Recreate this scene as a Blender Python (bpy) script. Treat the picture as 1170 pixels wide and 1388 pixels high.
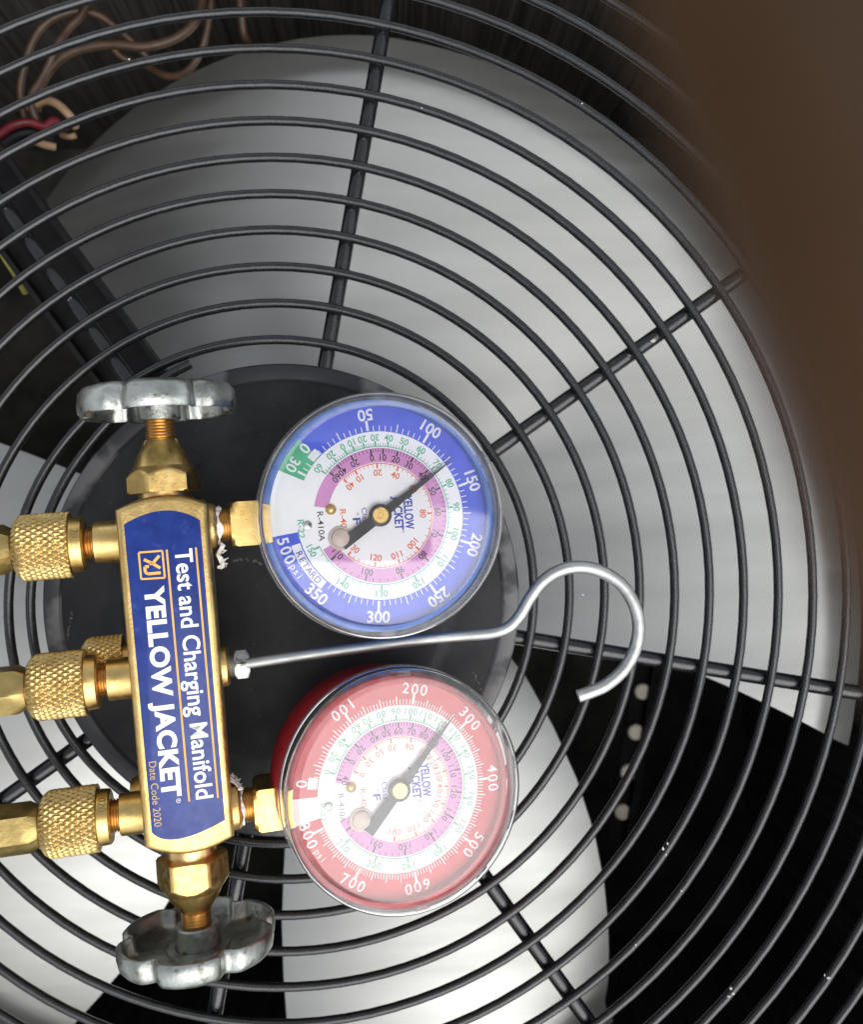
import bpy, bmesh, math, random
from mathutils import Vector, Matrix, noise

for o in list(bpy.data.objects):
    bpy.data.objects.remove(o, do_unlink=True)
scene = bpy.context.scene
COL = scene.collection
MM = 0.001
random.seed(7)
rad = math.radians

# ------------------------------------------------------------------ camera
CAM = Vector((34.80892, 29.70986, 321.02756))            # mm above the grille wire plane
FPX = 1258.85                                            # focal length in photograph pixels (1170 wide)
CR = Matrix(((0.99775990, 0.04087440, -0.05295723),
             (-0.04068448, 0.99916118, 0.00465981),
             (0.05310328, -0.00249483, 0.99858591)))
cam_data = bpy.data.cameras.new('camera')
cam = bpy.data.objects.new('camera', cam_data)
COL.objects.link(cam)
cam.matrix_world = Matrix.Translation(CAM * MM) @ CR.to_4x4()
cam_data.sensor_fit = 'HORIZONTAL'
cam_data.sensor_width = 36.0
cam_data.lens = FPX / 1170.0 * 36.0
cam_data.clip_start = 0.001
cam_data.clip_end = 50.0
cam_data.dof.use_dof = True
cam_data.dof.focus_distance = 0.276
cam_data.dof.aperture_fstop = 17.5
scene.camera = cam

# ------------------------------------------------------------------ light: bright overcast sky
SUN_DIR = Vector((0.26, -0.47, 0.84)).normalized()       # towards the bright part of the cloud
world = bpy.data.worlds.new('World')
scene.world = world
world.use_nodes = True
wn = world.node_tree.nodes
wl = world.node_tree.links
wn.clear()
sky = wn.new('ShaderNodeTexSky')
sky.sky_type = 'NISHITA'
sky.sun_disc = False
sky.sun_elevation = math.asin(SUN_DIR.z)
sky.sun_rotation = math.atan2(SUN_DIR.x, SUN_DIR.y)
sky.air_density = 1.0
sky.dust_density = 1.0
hs = wn.new('ShaderNodeHueSaturation')
hs.inputs['Saturation'].default_value = 0.25             # cloud cover: almost neutral
bg = wn.new('ShaderNodeBackground')
bg.inputs['Strength'].default_value = 0.11
wo = wn.new('ShaderNodeOutputWorld')
wl.new(sky.outputs[0], hs.inputs['Color'])
wl.new(hs.outputs[0], bg.inputs['Color'])
wl.new(bg.outputs[0], wo.inputs['Surface'])

sun_data = bpy.data.lights.new('sun', 'SUN')
sun_data.energy = 1.5
sun_data.angle = rad(64)
sun_data.color = (1.0, 0.98, 0.95)
sun = bpy.data.objects.new('sun', sun_data)
sun.rotation_euler = SUN_DIR.to_track_quat('Z', 'Y').to_euler()
sun.location = (0.3, -0.5, 1.5)
COL.objects.link(sun)

vs = scene.view_settings
vs.view_transform = 'Standard'
vs.look = 'None'
vs.exposure = 0.95
vs.gamma = 1.0
vs.use_curve_mapping = False
scene.render.engine = 'CYCLES'
cy = scene.cycles
cy.use_denoising = True
cy.max_bounces = 14
cy.transparent_max_bounces = 24
cy.diffuse_bounces = 5
cy.glossy_bounces = 6
cy.sample_clamp_indirect = 6.0
scene.render.film_transparent = False

# ------------------------------------------------------------------ image helpers (used to read positions off the photograph)
def ray(px, py):
    return CR @ Vector(((px - 585.0) / FPX, -(py - 694.0) / FPX, -1.0))

def at(px, py, z):
    d = ray(px, py)
    return CAM + d * ((z - CAM.z) / d.z)

# ------------------------------------------------------------------ materials
def newmat(name):
    m = bpy.data.materials.new(name)
    m.use_nodes = True
    nt = m.node_tree
    for n in list(nt.nodes):
        nt.nodes.remove(n)
    out = nt.nodes.new('ShaderNodeOutputMaterial')
    return m, nt, out

def noise_node(nt, scale, detail=4, rough=0.55, stretch=None, coord='Object'):
    tc = nt.nodes.new('ShaderNodeTexCoord')
    n = nt.nodes.new('ShaderNodeTexNoise')
    n.inputs['Scale'].default_value = scale
    n.inputs['Detail'].default_value = detail
    n.inputs['Roughness'].default_value = rough
    if stretch:
        mp = nt.nodes.new('ShaderNodeMapping')
        mp.inputs['Scale'].default_value = stretch
        nt.links.new(tc.outputs[coord], mp.inputs['Vector'])
        nt.links.new(mp.outputs[0], n.inputs['Vector'])
    else:
        nt.links.new(tc.outputs[coord], n.inputs['Vector'])
    return n

def ramp(nt, src, p0, p1, c0, c1):
    r = nt.nodes.new('ShaderNodeValToRGB')
    r.color_ramp.elements[0].position = p0
    r.color_ramp.elements[1].position = p1
    r.color_ramp.elements[0].color = c0 if len(c0) == 4 else (*c0, 1)
    r.color_ramp.elements[1].color = c1 if len(c1) == 4 else (*c1, 1)
    nt.links.new(src, r.inputs['Fac'])
    return r

def g3(v):
    return (v, v, v)

def surf(name, c0, c1, scale=300, metallic=0.0, r0=0.35, r1=0.5, bump=0.0, bscale=900, spec=0.5,
         p0=0.35, p1=0.65, stretch=None, spots=None, coat=0.0):
    """principled surface: two-tone noise colour, noise roughness, fine bump, optional dark spots"""
    m, nt, out = newmat(name)
    b = nt.nodes.new('ShaderNodeBsdfPrincipled')
    nt.links.new(b.outputs[0], out.inputs['Surface'])
    n = noise_node(nt, scale, stretch=stretch)
    cr = ramp(nt, n.outputs['Fac'], p0, p1, c0, c1)
    col = cr.outputs['Color']
    if spots:
        sc, lo, hi, scol = spots
        n2 = noise_node(nt, sc, detail=3)
        sr = ramp(nt, n2.outputs['Fac'], lo, hi, g3(0), g3(1))
        mx = nt.nodes.new('ShaderNodeMixRGB')
        nt.links.new(sr.outputs['Color'], mx.inputs['Fac'])
        nt.links.new(col, mx.inputs['Color1'])
        mx.inputs['Color2'].default_value = (*scol, 1)
        col = mx.outputs['Color']
    nt.links.new(col, b.inputs['Base Color'])
    n3 = noise_node(nt, scale * 2.3, stretch=stretch)
    rr = ramp(nt, n3.outputs['Fac'], 0.3, 0.7, g3(r0), g3(r1))
    nt.links.new(rr.outputs['Color'], b.inputs['Roughness'])
    b.inputs['Metallic'].default_value = metallic
    b.inputs['Specular IOR Level'].default_value = spec
    b.inputs['Coat Weight'].default_value = coat
    if bump > 0:
        n4 = noise_node(nt, bscale, detail=5, rough=0.6, stretch=stretch)
        bp = nt.nodes.new('ShaderNodeBump')
        bp.inputs['Strength'].default_value = bump
        bp.inputs['Distance'].default_value = 0.0004
        nt.links.new(n4.outputs['Fac'], bp.inputs['Height'])
        nt.links.new(bp.outputs[0], b.inputs['Normal'])
    return m

M = {}
M['brass'] = surf('brass', (0.58, 0.39, 0.13), (0.70, 0.50, 0.20), 220, 1.0, 0.26, 0.42, 0.10, 1500,
                  spots=(900, 0.68, 0.80, (0.40, 0.24, 0.08)))
M['cast_brass'] = surf('cast_brass', (0.60, 0.40, 0.14), (0.74, 0.53, 0.22), 160, 1.0, 0.32, 0.48, 0.35, 1100,
                       spots=(700, 0.68, 0.80, (0.42, 0.25, 0.08)))
M['knurl_brass'] = surf('knurl_brass', (0.46, 0.32, 0.12), (0.62, 0.45, 0.19), 260, 1.0, 0.30, 0.44, 0.12, 1600)
M['copper_brass'] = surf('copper_brass', (0.64, 0.42, 0.17), (0.76, 0.53, 0.25), 400, 1.0, 0.25, 0.40, 0.1, 1500)
M['dull_brass'] = surf('dull_brass', (0.36, 0.27, 0.10), (0.56, 0.41, 0.16), 120, 1.0, 0.30, 0.48, 0.25, 700)
M['zinc'] = surf('zinc', (0.27, 0.285, 0.26), (0.52, 0.54, 0.51), 110, 1.0, 0.30, 0.52, 0.45, 800,
                 spots=(260, 0.58, 0.72, (0.15, 0.14, 0.11)))
M['steel'] = surf('steel', (0.36, 0.37, 0.355), (0.50, 0.51, 0.49), 250, 1.0, 0.42, 0.58, 0.12, 900, stretch=(0.3, 1, 1))
M['black_wire'] = surf('black_wire', (0.006, 0.0065, 0.007), (0.012, 0.0125, 0.014), 200, 0.0, 0.20, 0.33, 0.15, 1500, spec=0.6, spots=(1300, 0.69, 0.77, (0.09, 0.088, 0.082)))
M['black_hub'] = surf('black_hub', (0.008, 0.0086, 0.0096), (0.022, 0.0228, 0.024), 45, 0.0, 0.50, 0.66, 0.10, 2500, spec=0.25,
                      spots=(1500, 0.70, 0.76, (0.14, 0.14, 0.135)))
M['flange'] = surf('worn_flange', (0.020, 0.021, 0.024), (0.11, 0.108, 0.108), 38, 0.0, 0.40, 0.60, 0.15, 1800, spec=0.4, p0=0.52, p1=0.60)
M['black_part'] = surf('black_part', (0.005, 0.005, 0.0055), (0.010, 0.010, 0.0105), 90, 0.0, 0.45, 0.65, 0.1, 900, spec=0.25)
M['matte_black'] = surf('matte_black', (0.004, 0.004, 0.004), (0.008, 0.008, 0.008), 90, 0.0, 0.6, 0.8, 0.1, 900, spec=0.06)
M['glass_black'] = surf('glass_black', (0.01, 0.01, 0.012), (0.012, 0.012, 0.014), 60, 0.0, 0.12, 0.2)
M['scuff'] = surf('scuff', (0.06, 0.06, 0.06), (0.13, 0.13, 0.125), 900, 0.0, 0.5, 0.7)
M['blade'] = surf('blade', (0.49, 0.495, 0.47), (0.56, 0.565, 0.54), 14, 0.85, 0.38, 0.48, 0.10, 260, stretch=(0.35, 3.5, 1))
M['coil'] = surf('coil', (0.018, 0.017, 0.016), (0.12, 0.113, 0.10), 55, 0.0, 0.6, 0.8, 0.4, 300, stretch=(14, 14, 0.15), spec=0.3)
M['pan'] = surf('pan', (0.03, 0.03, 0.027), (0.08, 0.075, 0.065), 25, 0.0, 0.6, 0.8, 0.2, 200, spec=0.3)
M['cabinet'] = surf('cabinet', (0.10, 0.095, 0.085), (0.13, 0.125, 0.11), 25, 0.0, 0.45, 0.6, 0.1, 900)
M['cream'] = surf('cream', (0.46, 0.41, 0.33), (0.60, 0.55, 0.46), 90, 0.0, 0.5, 0.7, 0.1, 900)
M['white_print'] = surf('white_print', (0.74, 0.75, 0.76), (0.82, 0.83, 0.83), 300, 0.0, 0.45, 0.55)
M['dial_white'] = surf('dial_white', (0.82, 0.83, 0.84), (0.87, 0.88, 0.88), 80, 0.0, 0.5, 0.6)
M['dial_blue'] = surf('dial_blue', (0.028, 0.072, 0.58), (0.042, 0.092, 0.66), 120, 0.0, 0.5, 0.6)
M['dial_red'] = surf('dial_red', (0.48, 0.018, 0.026), (0.56, 0.030, 0.040), 120, 0.0, 0.5, 0.6)
M['dial_green'] = surf('dial_green', (0.05, 0.40, 0.19), (0.07, 0.46, 0.23), 120, 0.0, 0.5, 0.6)
M['dial_purple'] = surf('dial_purple', (0.56, 0.23, 0.49), (0.62, 0.27, 0.54), 120, 0.0, 0.5, 0.6)
M['ink_green'] = surf('ink_green', (0.06, 0.42, 0.22), (0.09, 0.46, 0.26), 200, 0.0, 0.5, 0.6)
M['ink_black'] = surf('ink_black', (0.015, 0.013, 0.016), (0.03, 0.026, 0.03), 200, 0.0, 0.5, 0.6)
M['ink_orange'] = surf('ink_orange', (0.72, 0.115, 0.03), (0.78, 0.15, 0.05), 200, 0.0, 0.5, 0.6)
M['ink_blue'] = surf('ink_blue', (0.025, 0.04, 0.38), (0.04, 0.06, 0.46), 200, 0.0, 0.5, 0.6)
M['needle'] = surf('needle', (0.010, 0.010, 0.012), (0.02, 0.02, 0.022), 200, 0.0, 0.35, 0.5)
M['case_blue'] = surf('case_blue', (0.012, 0.085, 0.34), (0.018, 0.105, 0.40), 90, 0.0, 0.35, 0.5, 0.15, 1500)
M['case_red'] = surf('case_red', (0.30, 0.008, 0.012), (0.38, 0.013, 0.018), 90, 0.0, 0.35, 0.5, 0.15, 1500)
M['label_blue'] = surf('label_blue', (0.005, 0.021, 0.155), (0.009, 0.033, 0.205), 160, 0.0, 0.26, 0.42, 0.05, 700, spec=0.4,
                       spots=(420, 0.60, 0.78, (0.035, 0.055, 0.25)))
M['label_orange'] = surf('label_orange', (0.72, 0.36, 0.055), (0.80, 0.42, 0.08), 200, 0.0, 0.4, 0.5)
M['label_date'] = surf('label_date', (0.42, 0.25, 0.09), (0.60, 0.40, 0.16), 900, 0.0, 0.4, 0.5)
M['rubber'] = surf('rubber', (0.50, 0.42, 0.36), (0.60, 0.51, 0.44), 200, 0.0, 0.35, 0.5)
M['tape'] = surf('tape', (0.58, 0.56, 0.52), (0.80, 0.79, 0.76), 500, 0.0, 0.6, 0.8, 0.3, 1500)
M['wire_brown'] = surf('wire_brown', (0.040, 0.020, 0.010), (0.085, 0.047, 0.027), 120, 0.0, 0.35, 0.5)
M['wire_tan'] = surf('wire_tan', (0.26, 0.16, 0.08), (0.36, 0.24, 0.14), 120, 0.0, 0.35, 0.5)
M['wire_red'] = surf('wire_red', (0.11, 0.006, 0.012), (0.18, 0.013, 0.022), 120, 0.0, 0.35, 0.5)
M['wire_yellow'] = surf('wire_yellow', (0.16, 0.14, 0.02), (0.26, 0.22, 0.05), 120, 0.0, 0.35, 0.5)
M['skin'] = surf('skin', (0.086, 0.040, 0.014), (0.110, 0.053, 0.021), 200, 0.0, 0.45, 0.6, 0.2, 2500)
M['nail'] = surf('nail', (0.50, 0.32, 0.25), (0.56, 0.38, 0.30), 200, 0.0, 0.25, 0.35)
M['speck'] = surf('speck', (0.50, 0.50, 0.48), (0.70, 0.70, 0.68), 900, 0.0, 0.5, 0.7)

def clear_mat(name, haze=0.03, haze_rim=None, tint=(1, 1, 1), ior=1.58, rough=0.03):
    """clear polycarbonate: transparent with Fresnel reflection and faint surface scuffing"""
    m, nt, out = newmat(name)
    tr = nt.nodes.new('ShaderNodeBsdfTransparent')
    tr.inputs['Color'].default_value = (*tint, 1)
    gl = nt.nodes.new('ShaderNodeBsdfGlossy')
    gl.inputs['Color'].default_value = (1, 1, 1, 1)
    gl.inputs['Roughness'].default_value = rough
    fr = nt.nodes.new('ShaderNodeFresnel')
    fr.inputs['IOR'].default_value = ior
    mx = nt.nodes.new('ShaderNodeMixShader')
    nt.links.new(fr.outputs[0], mx.inputs['Fac'])
    nt.links.new(tr.outputs[0], mx.inputs[1])
    nt.links.new(gl.outputs[0], mx.inputs[2])
    df = nt.nodes.new('ShaderNodeBsdfDiffuse')
    df.inputs['Color'].default_value = (0.8, 0.8, 0.8, 1)
    n = noise_node(nt, 260, detail=6, rough=0.7)
    r = ramp(nt, n.outputs['Fac'], 0.35, 0.8, g3(haze * 0.4), g3(haze * 2.2))
    mx2 = nt.nodes.new('ShaderNodeMixShader')
    nt.links.new(r.outputs['Color'], mx2.inputs['Fac'])
    nt.links.new(mx.outputs[0], mx2.inputs[1])
    nt.links.new(df.outputs[0], mx2.inputs[2])
    nt.links.new(mx2.outputs[0], out.inputs['Surface'])
    return m

M['lens'] = clear_mat('lens', 0.012, ior=1.50)
M['lens_rim'] = clear_mat('lens_rim', 0.035, ior=1.32, rough=0.12)

# ------------------------------------------------------------------ mesh helpers (all in millimetres)
class MB:
    def __init__(self):
        self.v, self.f, self.sm = [], [], []

    def add(self, verts, faces, smooth=True):
        o = len(self.v)
        self.v += [Vector(v) for v in verts]
        self.f += [[i + o for i in f] for f in faces]
        self.sm += [smooth] * len(faces)
        return self

def build(name, mb, mat, parent=None, origin=None, sharp=35, matrix=None):
    """link the collected geometry as one mesh object; children are stored relative to their thing's base"""
    org = origin if origin is not None else (parent['_org'] if parent is not None else (0, 0, 0))
    org = Vector(org)
    me = bpy.data.meshes.new(name)
    me.from_pydata([((v - org) * MM)[:] for v in mb.v], [], mb.f)
    me.polygons.foreach_set('use_smooth', mb.sm)
    me.update()
    if sharp:
        me.set_sharp_from_angle(angle=rad(sharp))
    me.materials.append(mat)
    o = bpy.data.objects.new(name, me)
    COL.objects.link(o)
    if parent is not None:
        o.parent = parent
    else:
        o.location = org * MM
    o['_org'] = list(org)
    return o

def inst(name, src, parent, matrix):
    """a further piece that shares another's mesh; matrix in mm relative to the thing's base"""
    o = bpy.data.objects.new(name, src.data)
    COL.objects.link(o)
    o.parent = parent
    mm = matrix.copy()
    mm.translation *= MM
    o.matrix_local = mm
    o['_org'] = list(parent['_org'])
    return o

def thing(name, label, cat, loc=(0, 0, 0), group=None):
    o = bpy.data.objects.new(name, None)
    o.empty_display_size = 0.01
    COL.objects.link(o)
    o.location = Vector(loc) * MM
    o['_org'] = list(loc)
    o['label'] = label
    o['category'] = cat
    if group:
        o['group'] = group
    return o

def part(name, parent):
    """an Empty that gathers sub-parts under a thing"""
    o = bpy.data.objects.new(name, None)
    o.empty_display_size = 0.005
    COL.objects.link(o)
    o.parent = parent
    o['_org'] = list(parent['_org'])
    return o

def tag(o, label, cat, group=None):
    o['label'] = label
    o['category'] = cat
    if group:
        o['group'] = group
    return o

def frame(axis, ref=None):
    a = Vector(axis).normalized()
    r = Vector(ref) if ref is not None else (Vector((0, 0, 1)) if abs(a.z) < 0.9 else Vector((1, 0, 0)))
    x = (r - a * r.dot(a)).normalized()
    y = a.cross(x)
    return a, x, y

def lathe(mb, prof, origin, axis, n=48, ref=None, cap=True, smooth=True, rfun=None):
    """prof: list of (distance along axis, radius); rfun(a, r, phi) may change the radius"""
    a, x, y = frame(axis, ref)
    o = Vector(origin)
    base = len(mb.v)
    for (d, r) in prof:
        for k in range(n):
            ph = 2 * math.pi * k / n
            rr = rfun(d, r, ph) if rfun else r
            mb.v.append(o + a * d + (x * math.cos(ph) + y * math.sin(ph)) * rr)
    for i in range(len(prof) - 1):
        for k in range(n):
            k2 = (k + 1) % n
            mb.f.append([base + i * n + k, base + i * n + k2, base + (i + 1) * n + k2, base + (i + 1) * n + k])
            mb.sm.append(smooth)
    if cap:
        if prof[0][1] > 1e-6:
            mb.f.append([base + k for k in range(n)][::-1]); mb.sm.append(False)
        if prof[-1][1] > 1e-6:
            q = base + (len(prof) - 1) * n
            mb.f.append([q + k for k in range(n)]); mb.sm.append(False)
    return mb

def hexnut(mb, d0, d1, flat, origin, axis, ref=None, c0=None, c1=None, n=72, sides=6, rot=0.0, steps=14):
    """prism with the curved chamfers a turned nut has: radius = min(polygon, chamfer cone)"""
    rc = flat / math.cos(math.pi / sides)
    def poly(ph):
        w = 2 * math.pi / sides
        q = ((ph + rot) % w) - w / 2
        return flat / math.cos(q)
    prof = [(d0 + (d1 - d0) * i / steps, rc) for i in range(steps + 1)]
    def rf(d, r, ph):
        q = poly(ph)
        if c0 is not None:
            q = min(q, c0[0] + (d - d0) * c0[1])
        if c1 is not None:
            q = min(q, c1[0] + (d1 - d) * c1[1])
        return q
    return lathe(mb, prof, origin, axis, n, ref, rfun=rf)

def catmull(pts, k=8, closed=False):
    pts = [Vector(p) for p in pts]
    if len(pts) < 3:
        return pts
    out = []
    for i in range(len(pts) - 1):
        p0 = pts[max(i - 1, 0)]; p1 = pts[i]; p2 = pts[i + 1]; p3 = pts[min(i + 2, len(pts) - 1)]
        for j in range(k):
            t = j / k
            out.append(0.5 * ((2 * p1) + (p2 - p0) * t + (2 * p0 - 5 * p1 + 4 * p2 - p3) * t * t + (3 * p1 - p0 - 3 * p2 + p3) * t ** 3))
    out.append(pts[-1])
    return out

def tube(mb, pts, r, n=10, cap=True, smooth=True):
    """round bar along a polyline, r a number or a list"""
    base = len(mb.v)
    m = len(pts)
    prev = None
    for i, p in enumerate(pts):
        t = (pts[min(i + 1, m - 1)] - pts[max(i - 1, 0)]).normalized()
        if prev is None:
            _, x, y = frame(t)
        else:
            x = (prev - t * prev.dot(t)).normalized()
            y = t.cross(x)
        prev = x
        rr = r[i] if isinstance(r, (list, tuple)) else r
        for k in range(n):
            ph = 2 * math.pi * k / n
            mb.v.append(p + (x * math.cos(ph) + y * math.sin(ph)) * rr)
    for i in range(m - 1):
        for k in range(n):
            k2 = (k + 1) % n
            mb.f.append([base + i * n + k, base + i * n + k2, base + (i + 1) * n + k2, base + (i + 1) * n + k])
            mb.sm.append(smooth)
    if cap:
        mb.f.append([base + k for k in range(n)][::-1]); mb.sm.append(False)
        q = base + (m - 1) * n
        mb.f.append([q + k for k in range(n)]); mb.sm.append(False)
    return mb

def box(mb, c, ax, ay, az, hx, hy, hz):
    c = Vector(c)
    vs_ = [c + ax * (sx * hx) + ay * (sy * hy) + az * (sz * hz) for sx in (-1, 1) for sy in (-1, 1) for sz in (-1, 1)]
    mb.add(vs_, [[0, 1, 3, 2], [4, 6, 7, 5], [0, 4, 5, 1], [2, 3, 7, 6], [0, 2, 6, 4], [1, 5, 7, 3]], False)
    return mb

def blob(mb, c, r, seed=0, squash=(1, 1, 1), n=6):
    rnd = random.Random(seed)
    base = len(mb.v)
    for i in range(n + 1):
        th = math.pi * i / n
        for k in range(2 * n):
            ph = math.pi * k / n
            j = 1 + (rnd.random() - 0.5) * 0.5
            mb.v.append(Vector(c) + Vector((math.sin(th) * math.cos(ph) * squash[0], math.sin(th) * math.sin(ph) * squash[1], math.cos(th) * squash[2])) * r * j)
    for i in range(n):
        for k in range(2 * n):
            k2 = (k + 1) % (2 * n)
            mb.f.append([base + i * 2 * n + k, base + (i + 1) * 2 * n + k, base + (i + 1) * 2 * n + k2, base + i * 2 * n + k2])
            mb.sm.append(True)
    return mb

# text as flat geometry
_txt = {}
def glyphs(s, bold=0.0, spacing=1.0):
    key = (s, bold, spacing)
    if key in _txt:
        return _txt[key]
    cu = bpy.data.curves.new('lettering', 'FONT')
    cu.body = s
    cu.resolution_u = 4
    cu.offset = bold
    cu.space_character = spacing
    ob = bpy.data.objects.new('lettering', cu)
    COL.objects.link(ob)
    bpy.context.view_layer.update()
    me = bpy.data.meshes.new_from_object(ob.evaluated_get(bpy.context.evaluated_depsgraph_get()))
    vv = [v.co.copy() for v in me.vertices]
    ff = [list(p.vertices) for p in me.polygons]
    bpy.data.objects.remove(ob)
    bpy.data.curves.remove(cu)
    bpy.data.meshes.remove(me)
    x0 = min(v.x for v in vv); x1 = max(v.x for v in vv)
    _txt[key] = (vv, ff, x0, x1)
    return _txt[key]

_hv = glyphs('H')[0]
CAPH = max(v.y for v in _hv) - min(v.y for v in _hv)

def text(mb, s, c, right, up, cap, width=None, bold=0.02, anchor='c', spacing=1.0, warp=None):
    """lay s as flat faces: c the centre of its cap-height line (anchor c) or its left end (anchor l)"""
    vv, ff, x0, x1 = glyphs(s, bold, spacing)
    sy = cap / CAPH
    sx = sy if width is None else width / (x1 - x0)
    mid = (x0 + x1) / 2 if anchor == 'c' else x0
    vs_ = []
    for v in vv:
        lx = (v.x - mid) * sx
        ly = (v.y - CAPH / 2) * sy
        vs_.append(warp(lx, ly) if warp else Vector(c) + right * lx + up * ly)
    mb.add(vs_, ff, False)
    return mb

# ================================================================== the condenser: cabinet
Z0 = Vector((0, 0, 0))
def structure(o):
    o['kind'] = 'structure'
    return o

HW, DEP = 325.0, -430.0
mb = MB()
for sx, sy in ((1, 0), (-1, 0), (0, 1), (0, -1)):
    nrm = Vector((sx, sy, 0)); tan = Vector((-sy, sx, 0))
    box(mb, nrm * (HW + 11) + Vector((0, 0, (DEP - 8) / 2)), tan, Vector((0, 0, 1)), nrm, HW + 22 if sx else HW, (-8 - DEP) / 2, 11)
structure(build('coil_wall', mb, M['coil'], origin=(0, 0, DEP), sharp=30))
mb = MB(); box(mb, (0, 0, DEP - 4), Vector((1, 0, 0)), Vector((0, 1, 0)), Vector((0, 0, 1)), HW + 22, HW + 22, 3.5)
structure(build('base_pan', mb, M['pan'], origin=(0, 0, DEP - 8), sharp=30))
# top panel of the cabinet, round opening for the grille
mb = MB()
NP = 96
inner = [Vector((math.cos(2 * math.pi * k / NP) * 283, math.sin(2 * math.pi * k / NP) * 283, 0)) for k in range(NP)]
outer = []
for k in range(NP):
    c_, s_ = math.cos(2 * math.pi * k / NP), math.sin(2 * math.pi * k / NP)
    q = (HW + 26) / max(abs(c_), abs(s_))
    outer.append(Vector((c_ * q, s_ * q, 0)))
lev = [-3.2, -6.6]
vv = [p + Vector((0, 0, z)) for z in lev for p in inner] + [p + Vector((0, 0, z)) for z in lev for p in outer]
ff = []
for k in range(NP):
    k2 = (k + 1) % NP
    ff += [[k, 2 * NP + k, 2 * NP + k2, k2], [NP + k, NP + k2, 3 * NP + k2, 3 * NP + k], [k, k2, NP + k2, NP + k], [2 * NP + k, 3 * NP + k, 3 * NP + k2, 2 * NP + k2]]
mb.add(vv, ff, False)
structure(build('cabinet_top', mb, M['cabinet'], origin=(0, 0, -7), sharp=30))

# ------------------------------------------------------------------ grille: one spiral wire on eight spokes with a centre plate
KD = 3e-5
def spiral_r(t):
    r = 77.06 + 12.5 * t
    if t < 0.62:                                          # the first bend clears the rim of the centre plate
        d = [(0.05, 86.9), (0.10, 85.3), (0.134, 84.6), (0.188, 84.6), (0.25, 85.4), (0.32, 85.7), (0.35, 85.4), (0.38, 84.8), (0.45, 83.7), (0.52, 83.8), (0.62, 84.81)]
        for (a, ra), (b, rb) in zip(d, d[1:]):
            if a <= t <= b:
                return ra + (rb - ra) * (t - a) / (b - a)
    return r

grille = thing('fan_grille', 'black spiral wire fan grille with radial spokes and round centre plate', 'grille', (0, 0, -8))
pts = []
t = 0.053
while t < 16.4:
    r = spiral_r(t)
    a = math.pi / 2 + 2 * math.pi * t
    w = 0.35 * noise.noise(Vector((math.cos(a) * 2 + t * 0.7, math.sin(a) * 2, t * 0.35)))
    pts.append(Vector((math.cos(a) * (r + w), math.sin(a) * (r + w), -KD * r * r + 0.2 * w)))
    t += 1 / 110.0
mb = tube(MB(), pts, 1.58, 10)
build('spiral_wire', mb, M['black_wire'], grille, sharp=50)

PHI0 = -0.20939
def spoke_mesh():
    m = MB()
    tube(m, [Vector((r, 0, -4.25 - KD * r * r)) for r in (72, 76, 110, 150, 190, 230, 262, 300)], 2.72, 14)
    return m
sp0 = build('spoke', spoke_mesh(), M['black_wire'], grille, sharp=60)
org = Vector(grille['_org'])
sp0.matrix_local = Matrix.Rotation(PHI0, 4, 'Z')
for k in range(1, 8):
    inst('spoke', sp0, grille, Matrix.Rotation(PHI0 + k * math.pi / 4, 4, 'Z'))

welds = MB()
for k in range(8):
    a = PHI0 + k * math.pi / 4
    tf = ((a - math.pi / 2) / (2 * math.pi)) % 1.0
    for n in range(0, 16):
        r = spiral_r(tf + n)
        if r < 83 or r > 282:
            continue
        for sgn in (-1, 1):
            c = Vector((math.cos(a) * (r + sgn * 1.9), math.sin(a) * (r + sgn * 1.9), -2.15 - KD * r * r))
            blob(welds, c, 0.85 + 0.35 * random.random(), k * 40 + n * 2 + sgn, (1, 1, 0.7), 4)
o = build('weld_bead', welds, M['black_wire'], grille)
o['kind'] = 'stuff'

prof = [(-2.2, 0.01), (-2.2, 80.0), (-1.6, 81.0), (-0.2, 81.2), (0.5, 80.6), (0.75, 79.5), (0.8, 76.2), (0.55, 75.6), (-0.25, 75.0)]
build('plate_rim', lathe(MB(), prof[1:], Z0, (0, 0, 1), 160, cap=False), M['flange'], grille)
prof = [(-0.25, 75.2), (-0.25, 60), (-0.2, 57.2), (0.9, 55.6), (1.1, 54.5), (1.1, 30), (1.1, 12), (1.1, 0.02)]
build('centre_plate', lathe(MB(), prof, Z0, (0, 0, 1), 160, cap=False), M['black_hub'], grille)

def scuff(pts, wid, seed):
    rnd = random.Random(seed)
    m = MB()
    P = catmull([at(x, y, 0) for x, y in pts], 6)
    for i in range(len(P) - 1):
        if rnd.random() < 0.35:
            continue
        w = wid * (0.3 + rnd.random())
        d = (P[i + 1] - P[i]).normalized(); sd = Vector((-d.y, d.x, 0)) * w
        j = Vector((rnd.uniform(-.3, .3), rnd.uniform(-.3, .3), 0))
        r_ = math.hypot(P[i].x, P[i].y)
        h = Vector((0, 0, 1.13 if r_ < 54.5 else -0.20))
        m.add([P[i] - sd + j + h, P[i + 1] - sd * .6 + j + h, P[i + 1] + sd * .6 + j + h, P[i] + sd + j + h], [[0, 1, 2, 3]], False)
    build('scuff_mark', m, M['scuff'], grille)
scuff([(97, 828), (96, 840), (94, 852), (91, 866)], 0.35, 1)
scuff([(318, 759), (332, 758), (345, 760), (356, 766)], 0.45, 2)
scuff([(130, 655), (134, 652), (138, 654)], 0.3, 3)
scuff([(640, 905), (648, 925), (652, 940)], 0.25, 4)

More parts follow.
